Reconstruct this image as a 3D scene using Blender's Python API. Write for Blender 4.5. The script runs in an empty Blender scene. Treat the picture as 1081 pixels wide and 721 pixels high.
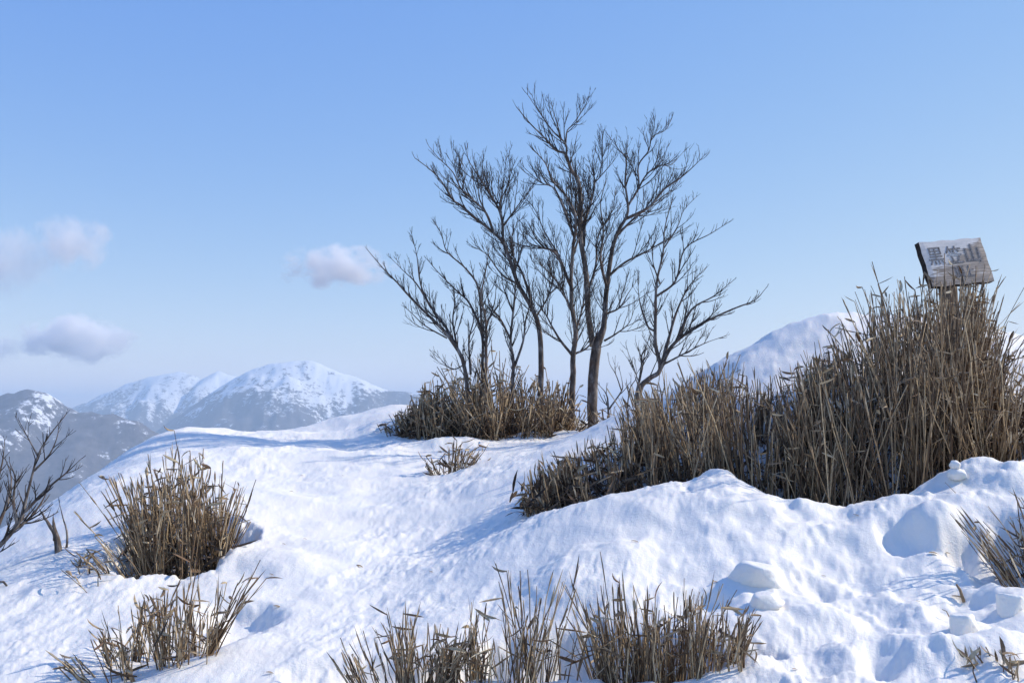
import bpy, math, random
import numpy as np
from mathutils import Vector, Matrix
rnd = random.Random(7)
npr = np.random.default_rng(11)
sc = bpy.context.scene
COL = sc.collection
R = math.radians

# ------------------------------------------------------------------ camera geometry (photo frame 1081 x 721)
EYE = 1.6
FPX = 1061.0
TP = 79.5 / FPX
CP, SP = math.cos(math.atan(TP)), math.sin(math.atan(TP))
def P(px, py, Y):
    """World point seen at photo position (px, py) and standing Y metres ahead of the camera."""
    a = (px - 540.5) / FPX; b = (360.5 - py) / FPX
    dy = CP - b * SP; dz = SP + b * CP
    s = Y / dy
    return (a * s, Y, EYE + dz * s)

# ------------------------------------------------------------------ noise
def _hash(ix, iy, seed):
    h = (ix.astype(np.int64) * 374761393 + iy.astype(np.int64) * 668265263 + seed * 1442695041) & 0xffffffff
    h = ((h ^ (h >> 13)) * 1274126177) & 0xffffffff
    h = h ^ (h >> 16)
    return h
def gnoise(x, y, seed=0):
    x = np.asarray(x, float); y = np.asarray(y, float)
    ix = np.floor(x); iy = np.floor(y); fx = x - ix; fy = y - iy
    u = fx**3 * (fx * (fx * 6 - 15) + 10); v = fy**3 * (fy * (fy * 6 - 15) + 10)
    def g(dx, dy):
        a = _hash(ix + dx, iy + dy, seed) / 4294967296.0 * 2 * math.pi
        return np.cos(a) * (fx - dx) + np.sin(a) * (fy - dy)
    a = g(0, 0) * (1 - u) + g(1, 0) * u
    b = g(0, 1) * (1 - u) + g(1, 1) * u
    return (a * (1 - v) + b * v) * 1.5
def fbm(x, y, o=4, seed=0, gain=.5):
    t = 0; a = 1.0; s = 0
    for k in range(o):
        t = t + a * gnoise(x * 2**k + 17.3 * k, y * 2**k - 9.1 * k, seed + k); s += a; a *= gain
    return t / s
def ridged(x, y, o=4, seed=0, gain=.5):
    t = 0; a = 1.0; s = 0
    for k in range(o):
        t = t + a * (1 - 2 * np.abs(gnoise(x * 2**k + 5.3 * k, y * 2**k - 3.1 * k, seed + k))); s += a; a *= gain
    return t / s
def sstep(a, b, x):
    t = np.clip((x - a) / (b - a), 0, 1); return t * t * (3 - 2 * t)

# ------------------------------------------------------------------ the summit snow: control points
CT = []
def c(px, py, Y): CT.append(P(px, py, Y))
def cw(X, Y, z): CT.append((X, Y, z))
for a in [(0,721,3.45),(150,721,3.4),(300,721,3.35),(450,721,3.3),(620,721,3.2),(800,721,3.15),(950,721,3.1),(1081,721,3.1),
          (300,582,5),(300,513,6.5),(300,472,8),(420,600,4.7),(420,530,6),(420,465,8),(500,500,6.5),(400,660,3.95),(250,650,4.0),
          (250,460,8.6),(300,456,8.9),(345,452,9.2),(385,437,9.6),(415,429,9.9),(450,431,9.9),(520,437,9.6),
          (600,446,9.2),(645,449,9.0),(560,470,7.6),(620,462,7.9),(540,520,5.7),(500,560,5.1),(670,455,8.2),
          (560,543,4.75),(600,531,4.8),(640,521,4.82),(700,509,4.85),(762,500,4.9),(800,517,4.8),(830,528,4.7),(880,538,4.62),(930,540,4.6),(965,522,4.68),(1010,506,4.8),(1040,512,4.75),(1081,503,4.55),(1150,480,4.5),
          (600,600,4.1),(560,590,4.3),(700,590,4.1),(700,640,3.75),(820,570,4.15),(820,640,3.65),(920,600,3.95),(920,660,3.5),(1000,560,4.2),(1000,640,3.6),(1060,590,3.95),(1081,650,3.5),(1150,600,3.8),
          (690,430,7.7),(720,410,7.45),(755,390,7.25),(785,370,7.1),(812,354,7.0),(840,345,6.95),(870,340,6.9),(905,335,6.9),(960,338,6.9),(1010,350,6.8),(1060,365,6.6),(1090,372,6.5),(1160,400,6.3),
          (720,470,5.95),(780,440,5.95),(850,400,6.2),(850,480,5.45),(960,400,6.2),(960,480,5.35),(1060,420,5.95),(1060,470,5.3),(660,480,6.0),(640,500,5.6),
          (173,458,8.5),(133,482,7.5),(110,500,7.0),(75,528,6.4),(50,548,6.0),(20,572,5.5),(0,590,5.2),(-40,618,4.8),(-120,660,4.3),
          (150,610,4.6),(200,560,5.2),(200,500,6.6),(60,660,4.05),(200,640,4.15),(100,580,5.0),(130,530,5.9)]:
    c(*a)
def cd(px, Y, z): CT.append((P(px, 400, Y)[0], Y, z))
for a in [(640,5.15,1.13),(700,5.15,1.17),(800,5.12,1.08),(900,4.98,1.03),(1000,5.1,1.18),(1070,5.0,1.2)]: cd(*a)
for a in [(-4,8,.35),(-4.2,6,.1),(-4.2,10,.2),(-4,4,-.1),(-6,5,-1.8),(-6,9,-1.8),(-2.5,12,.3),(-1,12.5,.75),(0,12.5,.9),(1.5,12,.9),(3,11,.9),(4.5,10,1.3),(6,9,1.6),(6,6,1.9),(5,3.5,1.3),
          (-1,16,-1.2),(2,16,-1.2),(5,16,-1.2),(-4,16,-2.6),(9,9,.9),(9,4,1.0),(9,14,-1.5),
          (0,1.5,.22),(0,0,0),(1.5,1.5,.35),(-1.5,1.5,.05),(-3,1,-.5),(3,1,.5),(0,-3,-.3),(4,-3,.1),(-4,-3,-1.4),(7,-2,.2),(-7,0,-3),(0,-8,-1.6),(7,-8,-1.2),(-7,-8,-4),
          (0,24,-6),(8,24,-6),(-8,24,-8),(-13,8,-7),(-13,-4,-7.5),(15,8,-1.5),(15,-4,-1.5),(15,20,-6),(0,-16,-5),(12,-14,-4.5)]: cw(*a)
CT = np.array(CT)
def _tps_fit():
    n = len(CT); d = np.hypot(CT[:,None,0]-CT[None,:,0], CT[:,None,1]-CT[None,:,1])
    K = np.where(d > 0, d*d*np.log(np.maximum(d,1e-9)), 0) + np.eye(n)*0.002
    Q = np.column_stack([np.ones(n), CT[:,0], CT[:,1]])
    A = np.zeros((n+3,n+3)); A[:n,:n] = K; A[:n,n:] = Q; A[n:,:n] = Q.T
    return np.linalg.solve(A, np.concatenate([CT[:,2], np.zeros(3)]))
TW = _tps_fit()
def tps(X, Y):
    X = np.asarray(X, float); Y = np.asarray(Y, float); shp = X.shape
    X = X.ravel(); Y = Y.ravel(); out = np.empty(len(X)); n = len(CT)
    for s in range(0, len(X), 20000):
        x = X[s:s+20000, None]; y = Y[s:s+20000, None]
        d2 = (x-CT[None,:,0])**2 + (y-CT[None,:,1])**2
        out[s:s+20000] = (.5*d2*np.log(np.maximum(d2,1e-18))) @ TW[:n] + TW[n] + TW[n+1]*x[:,0] + TW[n+2]*y[:,0]
    return out.reshape(shp)

# hollows melted round the clumps, and lumps of trodden snow: (px, py, Y, rx, ry, depth, rim, angle)
PITS = [(190,585,5.05,.34,.42,.20,.35,.1), (182,690,3.8,.26,.22,.08,.85,.2), (252,650,4.05,.16,.24,.085,.75,.5),
        (475,492,6.9,.16,.16,.07,.6,0), (400,715,3.35,.34,.16,.07,.6,0), (590,690,3.45,.42,.18,.14,.5,.1), (705,715,3.35,.33,.16,.12,.5,0),
        (1062,600,3.95,.22,.24,.13,.6,0), (870,590,4.05,.20,.28,.035,.9,.5), (985,600,3.9,.26,.30,.04,.9,.6), (905,640,3.6,.16,.22,.03,.9,-.4),
        (1020,640,3.62,.17,.14,.06,.6,.3), (740,640,3.75,.16,.09,.035,.6,0), (840,680,3.3,.14,.2,.05,.9,.3),(790,560,4.3,.1,.1,.02,.8,0),(880,560,4.35,.12,.12,.03,.8,0),
        (380,470,7.9,.3,.3,.05,.8,0),(850,620,3.85,.09,.13,.04,.6,.4),(930,700,3.25,.09,.13,.04,.6,-.3),(835,560,4.4,.08,.11,.035,.6,.2),(955,575,4.15,.09,.12,.04,.6,.5)]
BUMPS = [(1075,520,4.55,.30,.22,.07), (1010,520,4.65,.22,.14,.05), (640,620,3.95,.35,.3,.05), (950,690,3.3,.24,.16,.06), (1050,690,3.25,.2,.13,.05),
         (880,650,3.6,.1,.1,.035), (790,680,3.35,.22,.16,.04), (762,503,4.88,.11,.09,.035), (420,452,8.8,.5,.35,.05), (985,570,4.2,.13,.12,.05),
         (930,560,4.45,.16,.12,.04), (300,600,4.8,.25,.2,.03), (590,455,8.3,.4,.2,.05), (480,462,7.9,.35,.2,.05)]
def H(X, Y):
    X = np.asarray(X, float); Y = np.asarray(Y, float)
    z = tps(X, Y)
    r = np.hypot(X, Y)
    far = sstep(20, 34, r)
    z = z * (1 - far) + far * np.minimum(-.55 * (r - 15), 0)
    wob = fbm(X*4, Y*4, 4, 71, .6) * .45
    for (px, py, yy, rx, ry, dep, rim, an) in PITS:
        x0 = P(px, py, yy)[0]
        dx, dy = X - x0, Y - yy
        u = (dx*math.cos(an) + dy*math.sin(an))/rx; v = (-dx*math.sin(an) + dy*math.cos(an))/ry
        z = z - dep * (1 - sstep(1 - rim, 1 + rim*.35, np.hypot(u, v) + wob))
    for (px, py, yy, rx, ry, hh) in BUMPS:
        x0 = P(px, py, yy)[0]
        d = np.hypot((X - x0)/rx, (Y - yy)/ry) + wob*.8
        z = z + hh * (1 - sstep(.25, 1.15, d))
    near = 1 - sstep(18, 40, r)
    a = X*.94 - Y*.34; b = X*.34 + Y*.94         # wind-carved streaks run towards the camera and a little left
    left = 1 - sstep(.2, 1.2, X - .05*Y)
    tread = sstep(.2, 1.0, X) * (1 - sstep(4.6, 5.1, Y))
    mound = sstep(.3, 1.0, X) * sstep(5.2, 5.9, Y) * (1 - sstep(9, 12, Y))
    z = z + mound*(fbm(X*1.8, Y*1.8, 4, 51, .5)*.045 + np.maximum(fbm(X*7, Y*7, 3, 52)-.05, 0)*.025)
    rough = .35 + .9*sstep(-.25, .35, fbm(X*1.3+9, Y*1.1, 3, 33))
    z = z + near * (fbm(X*.9, Y*.9, 3, 5)*.07
        + fbm(X*3.1, Y*3.1, 3, 6)*.018*(1+1.3*tread)
        + (ridged(X*5 + .4*wob, Y*4.2, 3, 8)-.3)*(.003+.006*tread)
        + fbm(a*9, b*2.6, 4, 9, .6)*(.003+.008*left)*rough
        + np.maximum(fbm(a*17, b*8, 4, 14, .6), -.05)*(.004+.009*left)*rough
        + np.maximum(fbm(X*15, Y*13, 4, 15, .65), -.03)*.008*rough
        + np.maximum(fbm(X*8, Y*7, 3, 44, .6)-.12, 0)*.05*tread*(.3+.7*sstep(0,.3,fbm(X*1.9,Y*1.9,2,45)))
        + np.maximum(ridged(X*4.5, Y*4, 3, 46)-.35, 0)*.012*tread
        + np.abs(fbm(X*34, Y*30, 3, 16, .6))*.007*(.4+.6*rough))
    return z
def Hs(x, y): return float(H(np.array([x]), np.array([y]))[0])
def on_ground(px, py, y0=2.9, y1=11):
    """Where the line of sight through (px, py) first meets the snow."""
    ys = np.linspace(y0, y1, 400)
    q = np.array([P(px, py, y) for y in ys])
    h = H(q[:,0], q[:,1]); k = np.argmax(h >= q[:,2]) if (h >= q[:,2]).any() else int(np.argmin(q[:,2]-h))
    return (float(q[k,0]), float(q[k,1]), float(h[k]))

# ------------------------------------------------------------------ object helpers
def tag(o, label=None, cat=None, group=None, kind=None):
    if label: o['label'] = label
    if cat: o['category'] = cat
    if group: o['group'] = group
    if kind: o['kind'] = kind
    return o
def empty(name, loc, label, cat, group=None):
    o = bpy.data.objects.new(name, None); COL.objects.link(o); o.location = loc; o.empty_display_size = .1
    return tag(o, label, cat, group)
class MB:
    def __init__(s): s.v = []; s.f = []
    def tube(s, pts, rad, sides=5, cap=True):
        pts = [Vector(p) for p in pts]; n = len(pts); base = len(s.v)
        t = (pts[1]-pts[0]).normalized()
        u = t.cross(Vector((.13,.99,.05)))
        if u.length < .1: u = t.cross(Vector((1,0,0)))
        u.normalize()
        for i in range(n):
            t = (pts[min(i+1,n-1)] - pts[max(i-1,0)])
            t = t.normalized() if t.length > 1e-9 else Vector((0,0,1))
            u = (u - t*u.dot(t)); u = u.normalized() if u.length > 1e-6 else t.orthogonal().normalized()
            w = t.cross(u)
            for k in range(sides):
                a = 2*math.pi*k/sides
                s.v.append(pts[i] + (u*math.cos(a) + w*math.sin(a))*rad[i])
        for i in range(n-1):
            for k in range(sides):
                a = base+i*sides+k; b = base+i*sides+(k+1)%sides
                s.f.append((a, b, b+sides, a+sides))
        if cap:
            s.f.append(tuple(base+(n-1)*sides+k for k in range(sides)))
            s.f.append(tuple(base+k for k in reversed(range(sides))))
    def blade(s, p, d, side, L, w, bend=0.0, fold=.25, n=5):
        """A lance-shaped blade with a folded midrib, starting at p along d, drooping by bend."""
        d = Vector(d).normalized(); side = Vector(side); side = (side - d*side.dot(d)).normalized(); nn = d.cross(side)
        base = len(s.v); q = Vector(p)
        for i in range(n):
            t = i/(n-1); ww = w*.5*max(.06, math.sin(math.pi*min(1, .12+.88*t))**.7) if t < .999 else w*.03
            s.v += [q - side*ww + nn*fold*ww, q.copy(), q + side*ww + nn*fold*ww]
            d2 = (d + nn*bend/(n-1)).normalized(); nn = (nn - d*bend/(n-1)).normalized(); d = d2
            q = q + d*L/(n-1)
        for i in range(n-1):
            a = base+3*i
            s.f += [(a,a+1,a+4,a+3), (a+1,a+2,a+5,a+4)]
    def build(s, name, mat, parent=None, smooth=True, origin=None):
        me = bpy.data.meshes.new(name)
        v = np.array([tuple(x) for x in s.v])
        org = np.array(parent.location if parent is not None and origin is None else (origin or (0,0,0)))
        me.from_pydata((v-org).tolist(), [], s.f); me.update()
        if smooth: me.polygons.foreach_set('use_smooth', [True]*len(me.polygons))
        me.materials.append(mat)
        o = bpy.data.objects.new(name, me); COL.objects.link(o)
        if parent is not None: o.parent = parent
        elif origin: o.location = origin
        return o
def grid_mesh(name, V, nu, nv, mat, wrap=True):
    me = bpy.data.meshes.new(name)
    i = np.arange(nv-1)[:,None]; j = np.arange(nu if wrap else nu-1)[None,:]; jn = (j+1) % nu
    q = np.stack([i*nu+j, i*nu+jn, (i+1)*nu+jn, (i+1)*nu+j], -1).reshape(-1,4)
    me.vertices.add(len(V)); me.vertices.foreach_set('co', V.ravel())
    me.loops.add(q.size); me.loops.foreach_set('vertex_index', q.ravel().astype(np.int32))
    me.polygons.add(len(q)); me.polygons.foreach_set('loop_start', np.arange(0, q.size, 4, dtype=np.int32))
    me.update(calc_edges=True); me.validate()
    me.polygons.foreach_set('use_smooth', [True]*len(me.polygons))
    me.materials.append(mat)
    o = bpy.data.objects.new(name, me); COL.objects.link(o)
    return o

# ------------------------------------------------------------------ materials
class NT:
    def __init__(s, name):
        s.m = bpy.data.materials.new(name); s.m.use_nodes = True; s.t = s.m.node_tree; s.t.nodes.clear()
        s.out = s.t.nodes.new('ShaderNodeOutputMaterial')
    def n(s, typ, **k):
        x = s.t.nodes.new('ShaderNode'+typ)
        for a, b in k.items():
            if a in x.inputs.keys(): x.inputs[a].default_value = b
            else: setattr(x, a, b)
        return x
    def l(s, a, b): s.t.links.new(a, b)
    def noise(s, scale, detail=4, rough=.55, src=None, dist=0):
        x = s.n('TexNoise'); x.inputs['Scale'].default_value = scale; x.inputs['Detail'].default_value = detail
        x.inputs['Roughness'].default_value = rough; x.inputs['Distortion'].default_value = dist
        if src is not None: s.l(src, x.inputs['Vector'])
        return x.outputs['Fac']
    def ramp(s, src, stops):
        x = s.n('ValToRGB'); e = x.color_ramp.elements
        while len(e) < len(stops): e.new(.5)
        for k, (p, col) in enumerate(stops): e[k].position = p; e[k].color = (*col, 1) if len(col) == 3 else col
        s.l(src, x.inputs['Fac']); return x.outputs['Color']
    def math(s, op, a, b=None, c3=None):
        x = s.n('Math'); x.operation = op
        for i, v in enumerate((a, b, c3)):
            if v is None: continue
            if isinstance(v, (int, float)): x.inputs[i].default_value = v
            else: s.l(v, x.inputs[i])
        return x.outputs[0]
    def mix(s, f, a, b):
        x = s.n('Mix'); x.data_type = 'RGBA'
        for k, v in ((0, f), (6, a), (7, b)):
            if isinstance(v, (int, float)): x.inputs[k].default_value = v
            elif isinstance(v, tuple): x.inputs[k].default_value = (*v, 1)
            else: s.l(v, x.inputs[k])
        return x.outputs[2]
    def bump(s, h, strength, dist):
        x = s.n('Bump'); x.inputs['Strength'].default_value = strength; x.inputs['Distance'].default_value = dist
        s.l(h, x.inputs['Height']); return x.outputs['Normal']
    def bsdf(s, col, rough=.7, normal=None, spec=.5):
        x = s.n('BsdfPrincipled')
        if isinstance(col, tuple): x.inputs['Base Color'].default_value = (*col, 1)
        else: s.l(col, x.inputs['Base Color'])
        x.inputs['Roughness'].default_value = rough; x.inputs['Specular IOR Level'].default_value = spec
        if normal is not None: s.l(normal, x.inputs['Normal'])
        s.l(x.outputs[0], s.out.inputs['Surface']); return x

def mat_snow():
    k = NT('snow'); tc = k.n('TexCoord').outputs['Object']
    col = k.ramp(k.noise(1.7, 3, .6, tc), [(.3,(.87,.83,.745)), (.7,(.91,.87,.785))])
    grit = k.noise(160, 2, .5, tc)
    patch = k.ramp(k.noise(2.2, 3, .6, tc), [(.5,(0,0,0)), (.68,(1,1,1))])
    g2 = k.math('MULTIPLY', k.ramp(grit, [(.66,(0,0,0)), (.72,(1,1,1))]), patch)
    col = k.mix(k.math('MULTIPLY', g2, .3), col, (.42,.36,.30))
    h = k.math('ADD', k.math('MULTIPLY', k.noise(70, 4, .65, tc), .6), k.math('MULTIPLY', k.noise(260, 2, .5, tc), .35))
    b = k.bsdf(col, .55, k.bump(h, .5, .010), .35)
    b.inputs['Subsurface Weight'].default_value = .25
    b.inputs['Subsurface Radius'].default_value = (.6,.8,1.0); b.inputs['Subsurface Scale'].default_value = .02
    return k.m
def mat_stalk(name, stops, rough=.75, stretch=(60,60,3)):
    k = NT(name); g = k.n('NewGeometry').outputs['Random Per Island']; tc = k.n('TexCoord').outputs['Object']
    col = k.ramp(g, stops)
    mp = k.n('Mapping'); mp.inputs['Scale'].default_value = stretch; k.l(tc, mp.inputs['Vector'])
    st = k.noise(1.0, 4, .6, mp.outputs[0])
    v = k.n('HueSaturation'); k.l(col, v.inputs['Color']); k.l(k.math('MULTIPLY_ADD', st, 1.1, .5), v.inputs['Value'])
    k.bsdf(v.outputs[0], rough, None, .3); return k.m
def mat_bark():
    k = NT('bark'); tc = k.n('TexCoord').outputs['Object']
    mp = k.n('Mapping'); mp.inputs['Scale'].default_value = (1,1,.35); k.l(tc, mp.inputs['Vector'])
    n1 = k.noise(22, 5, .65, mp.outputs[0]); n2 = k.noise(6, 3, .5, tc)
    col = k.ramp(n1, [(.30,(.04,.032,.027)), (.5,(.125,.10,.082)), (.66,(.31,.28,.25))])
    rust = k.ramp(n2, [(.52,(0,0,0)), (.62,(1,1,1))])
    col = k.mix(k.math('MULTIPLY', rust, .45), col, (.15,.085,.055))
    k.bsdf(col, .9, k.bump(n1, .8, .012), .2); return k.m
def mat_twig():
    k = NT('twig_bark'); g = k.n('NewGeometry').outputs['Random Per Island']
    k.bsdf(k.ramp(g, [(0,(.02,.016,.014)), (.6,(.05,.04,.034)), (1,(.12,.10,.085))]), .75, None, .3); return k.m
def mat_board():
    k = NT('weathered_board'); tc = k.n('TexCoord').outputs['Object']
    mp = k.n('Mapping'); mp.inputs['Scale'].default_value = (1.6,16,16); k.l(tc, mp.inputs['Vector'])
    gr = k.noise(3.2, 6, .6, mp.outputs[0], 1.2)
    wood = k.ramp(gr, [(.3,(.17,.135,.105)), (.46,(.34,.285,.235)), (.58,(.45,.36,.28)), (.70,(.66,.60,.52))])
    sep = k.n('SeparateXYZ'); k.l(tc, sep.inputs[0])
    # white paint left on the upper left of the board, flaked along the grain
    m = k.math('ADD', k.math('MULTIPLY', sep.outputs['X'], -2.6), k.math('MULTIPLY', sep.outputs['Y'], 5.2))
    m = k.math('ADD', m, k.math('MULTIPLY', gr, 1.7))
    pm = k.ramp(k.math('MULTIPLY', m, .5), [(.46,(0,0,0)), (.53,(1,1,1))])
    paint = k.ramp(k.noise(60, 3, .5, tc), [(.3,(.78,.76,.72)), (.7,(.90,.88,.84))])
    k.bsdf(k.mix(k.math('MULTIPLY', pm, .6), wood, paint), .8, k.bump(gr, .5, .003), .2); return k.m
def mat_plain(name, col, rough=.8, var=.35, scale=30):
    k = NT(name); tc = k.n('TexCoord').outputs['Object']
    lo = tuple(x*(1-var) for x in col); hi = tuple(min(1, x*(1+var)) for x in col)
    k.bsdf(k.ramp(k.noise(scale, 4, .6, tc), [(.3,lo), (.7,hi)]), rough, None, .25); return k.m
def mat_mountain():
    k = NT('mountain_snow_and_forest'); tc = k.n('TexCoord').outputs['Object']
    sep = k.n('SeparateXYZ'); k.l(tc, sep.inputs[0])
    alt = k.math('DIVIDE', sep.outputs['Z'], 520)
    big = k.noise(.0022, 5, .6, tc); fine = k.noise(.017, 5, .75, tc); vf = k.noise(.045, 3, .7, tc)
    nz = k.n('NewGeometry'); nsep = k.n('SeparateXYZ'); k.l(nz.outputs['Normal'], nsep.inputs[0])
    s = k.math('ADD', k.math('MULTIPLY', big, 1.2), k.math('MULTIPLY', fine, 2.3))
    s = k.math('ADD', s, k.math('MULTIPLY', vf, 1.4))
    at = k.n('Attribute'); at.attribute_name = 'gully'
    s = k.math('ADD', s, k.math('MULTIPLY', at.outputs['Fac'], .75))
    s = k.math('ADD', s, alt)
    s = k.math('ADD', s, k.math('MULTIPLY', nsep.outputs['X'], .30))
    m = k.ramp(k.math('SUBTRACT', s, 2.68), [(.30,(0,0,0)), (.54,(1,1,1))])
    pass
    forest = k.ramp(fine, [(.35,(.08,.07,.07)), (.65,(.17,.155,.155))])
    k.bsdf(k.mix(m, forest, (.84,.84,.84)), .9, None, .1); return k.m
M = dict(snow=mat_snow(), bark=mat_bark(), twig=mat_twig(), board=mat_board(),
    stalk=mat_stalk('bamboo_stalk', [(0,(.06,.036,.02)), (.35,(.15,.097,.056)), (.68,(.31,.215,.12)), (1,(.58,.44,.26))]),
    sheath=mat_stalk('bamboo_sheath', [(0,(.10,.062,.035)), (.45,(.26,.18,.105)), (.8,(.48,.36,.22)), (1,(.70,.57,.38))], .8, (90,90,8)),
    leaf=mat_stalk('dry_leaf', [(0,(.14,.08,.045)), (.35,(.27,.18,.10)), (.7,(.40,.30,.18)), (1,(.50,.42,.28))], .7, (50,50,50)),
    litter=mat_stalk('leaf_litter', [(0,(.035,.023,.015)), (.5,(.085,.055,.033)), (1,(.17,.11,.065))], .85, (50,50,50)),  # dead leaves, their browns darkened to paint in shade between the stalks
    ink=mat_plain('faded_lettering', (.19,.18,.18), .8, .7, 70), post=mat_plain('post_wood', (.22,.17,.125), .85, .4, 25),
    edge=mat_plain('dark_board_edge', (.035,.028,.024), .85, .4, 40), mount=mat_mountain())

# ------------------------------------------------------------------ snow ground
def build_snow():
    az = np.concatenate([np.arange(-180,-36,3.0), np.arange(-36,36,.085), np.arange(36,180,3.0)])
    rr = [.35]
    while rr[-1] < 64:
        r = rr[-1]; rr.append(r*(1.05 if r < 2.3 else 1.0042 if r < 5.6 else 1.0055 if r < 11 else 1.03))
    rr = np.array(rr); A, RR = np.meshgrid(np.radians(az), rr)
    X = RR*np.sin(A); Y = RR*np.cos(A)
    Z = H(X.ravel(), Y.ravel())
    V = np.column_stack([X.ravel(), Y.ravel(), Z]).astype(np.float32)
    nu, nv = len(az), len(rr)
    cx = np.zeros((nu,3), np.float32); cx[:,2] = Hs(0,0)       # close the small hole under the camera
    o = grid_mesh('snow_ground', np.vstack([cx, V]), nu, nv+1, M['snow'])
    o.data.validate()
    tag(o, 'bright wind-crusted snow covering the summit ridge', kind='structure')
build_snow()

# ------------------------------------------------------------------ distant mountains
MTS = [  # profile (px, py), distance, slope
  ([(-900,560),(-400,470),(-200,440),(-60,430),(0,417),(22,411),(42,411),(60,420),(72,430),(85,433),(120,437),(145,444),(165,455),(185,466),(215,490),(300,540),(500,640)], 4300, .62, 31),
  ([(-300,470),(0,458),(40,447),(75,431),(105,417),(140,402),(165,396),(190,392),(205,395),(213,401),(224,394),(233,391),(243,396),(262,402),(310,430),(400,460),(600,500)], 9500, .5, 47),
  ([(60,520),(150,466),(200,430),(235,406),(262,391),(285,384),(297,381.5),(312,380.5),(328,380.5),(338,383),(350,389),(362,394),(378,398),(392,404),(410,411),(432,414),(470,424),(520,440),(600,462),(800,500),(1100,520)], 7600, .5, 63)]
def build_mountains():
    az = np.concatenate([np.arange(-180,-34,2.5), np.arange(-34,4,.06), np.arange(4,180,2.5)])
    rr = [55.]
    while rr[-1] < 20500: rr.append(rr[-1]*(1.05 if rr[-1] < 900 else 1.008 if rr[-1] < 11500 else 1.04))
    rr[-1] = 20500.
    rr = np.array(rr); A, RR = np.meshgrid(np.radians(az), rr)
    X = (RR*np.sin(A)).ravel(); Y = (RR*np.cos(A)).ravel(); r = np.hypot(X, Y)
    z = -1150 + 160*fbm(X/2600, Y/2600, 4, 90); gul = np.zeros_like(z)
    own = np.maximum(-.62*(r-15), -1150) * 1.0     # the flank of the summit itself
    z = np.maximum(z, own - 6 + 0*z)
    for prof, D, sl, seed in MTS:
        p = np.array(prof, float)
        xs = np.array([P(a, b, D)[0] for a, b in prof]); zs = np.array([P(a, b, D)[2] for a, b in prof])
        zr = np.interp(X, xs, zs, left=-1300, right=-1300)
        wx = fbm(X/900, Y/900, 3, seed+5)*420
        d = Y - D
        ad = np.abs(d)
        depth = np.minimum(ad/900, 1)
        spur = ridged((X + wx + d*.35)/1000, (Y + wx)/1700, 3, seed)      # ribs and gullies falling from the ridge
        spur2 = ridged((X + wx*.6 - d*.35)/400, (Y - wx)/620, 3, seed+9)
        zz = zr - sl*ad*(.85+.15*depth) + depth*(spur*150 + spur2*75) - depth*70
        zz += (fbm(X/170, Y/170, 4, seed+20)*26 + ridged(X/260, Y/300, 3, seed+25)*16)*np.minimum(ad/160, 1) + fbm(X/110, Y/110, 3, seed+30)*9
        gv = (.55*ridged((X + wx*.6 - d*.35)/330, (Y - wx)/1100, 3, seed+9) + .45*ridged((X + wx - d*.2)/140, (Y - wx)/600, 3, seed+41))
        gul = np.where(zz > z, gv, gul)
        z = np.maximum(z, zz)
    # far low ranges right round, all under eye level from here
    rim = -330 + 230*ridged(X/5200, Y/5200, 4, 120)
    z = np.where(r > 11000, np.maximum(z, rim*sstep(11000, 15000, r) - 1150*(1-sstep(11000, 15000, r))), z)
    V = np.column_stack([X, Y, z]).astype(np.float32)
    o = grid_mesh('mountain_terrain', V, len(az), len(rr), M['mount'])
    at = o.data.attributes.new('gully', 'FLOAT', 'POINT'); at.data.foreach_set('value', gul.astype(np.float32))
    tag(o, 'distant forested mountains with snow on their rounded tops', kind='structure')
build_mountains()

# ------------------------------------------------------------------ sun direction
SUN_AZ, SUN_EL = R(76), R(36)       # azimuth to the right of the view direction
SUN = Vector((math.sin(SUN_AZ)*math.cos(SUN_EL), math.cos(SUN_AZ)*math.cos(SUN_EL), math.sin(SUN_EL)))

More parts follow.
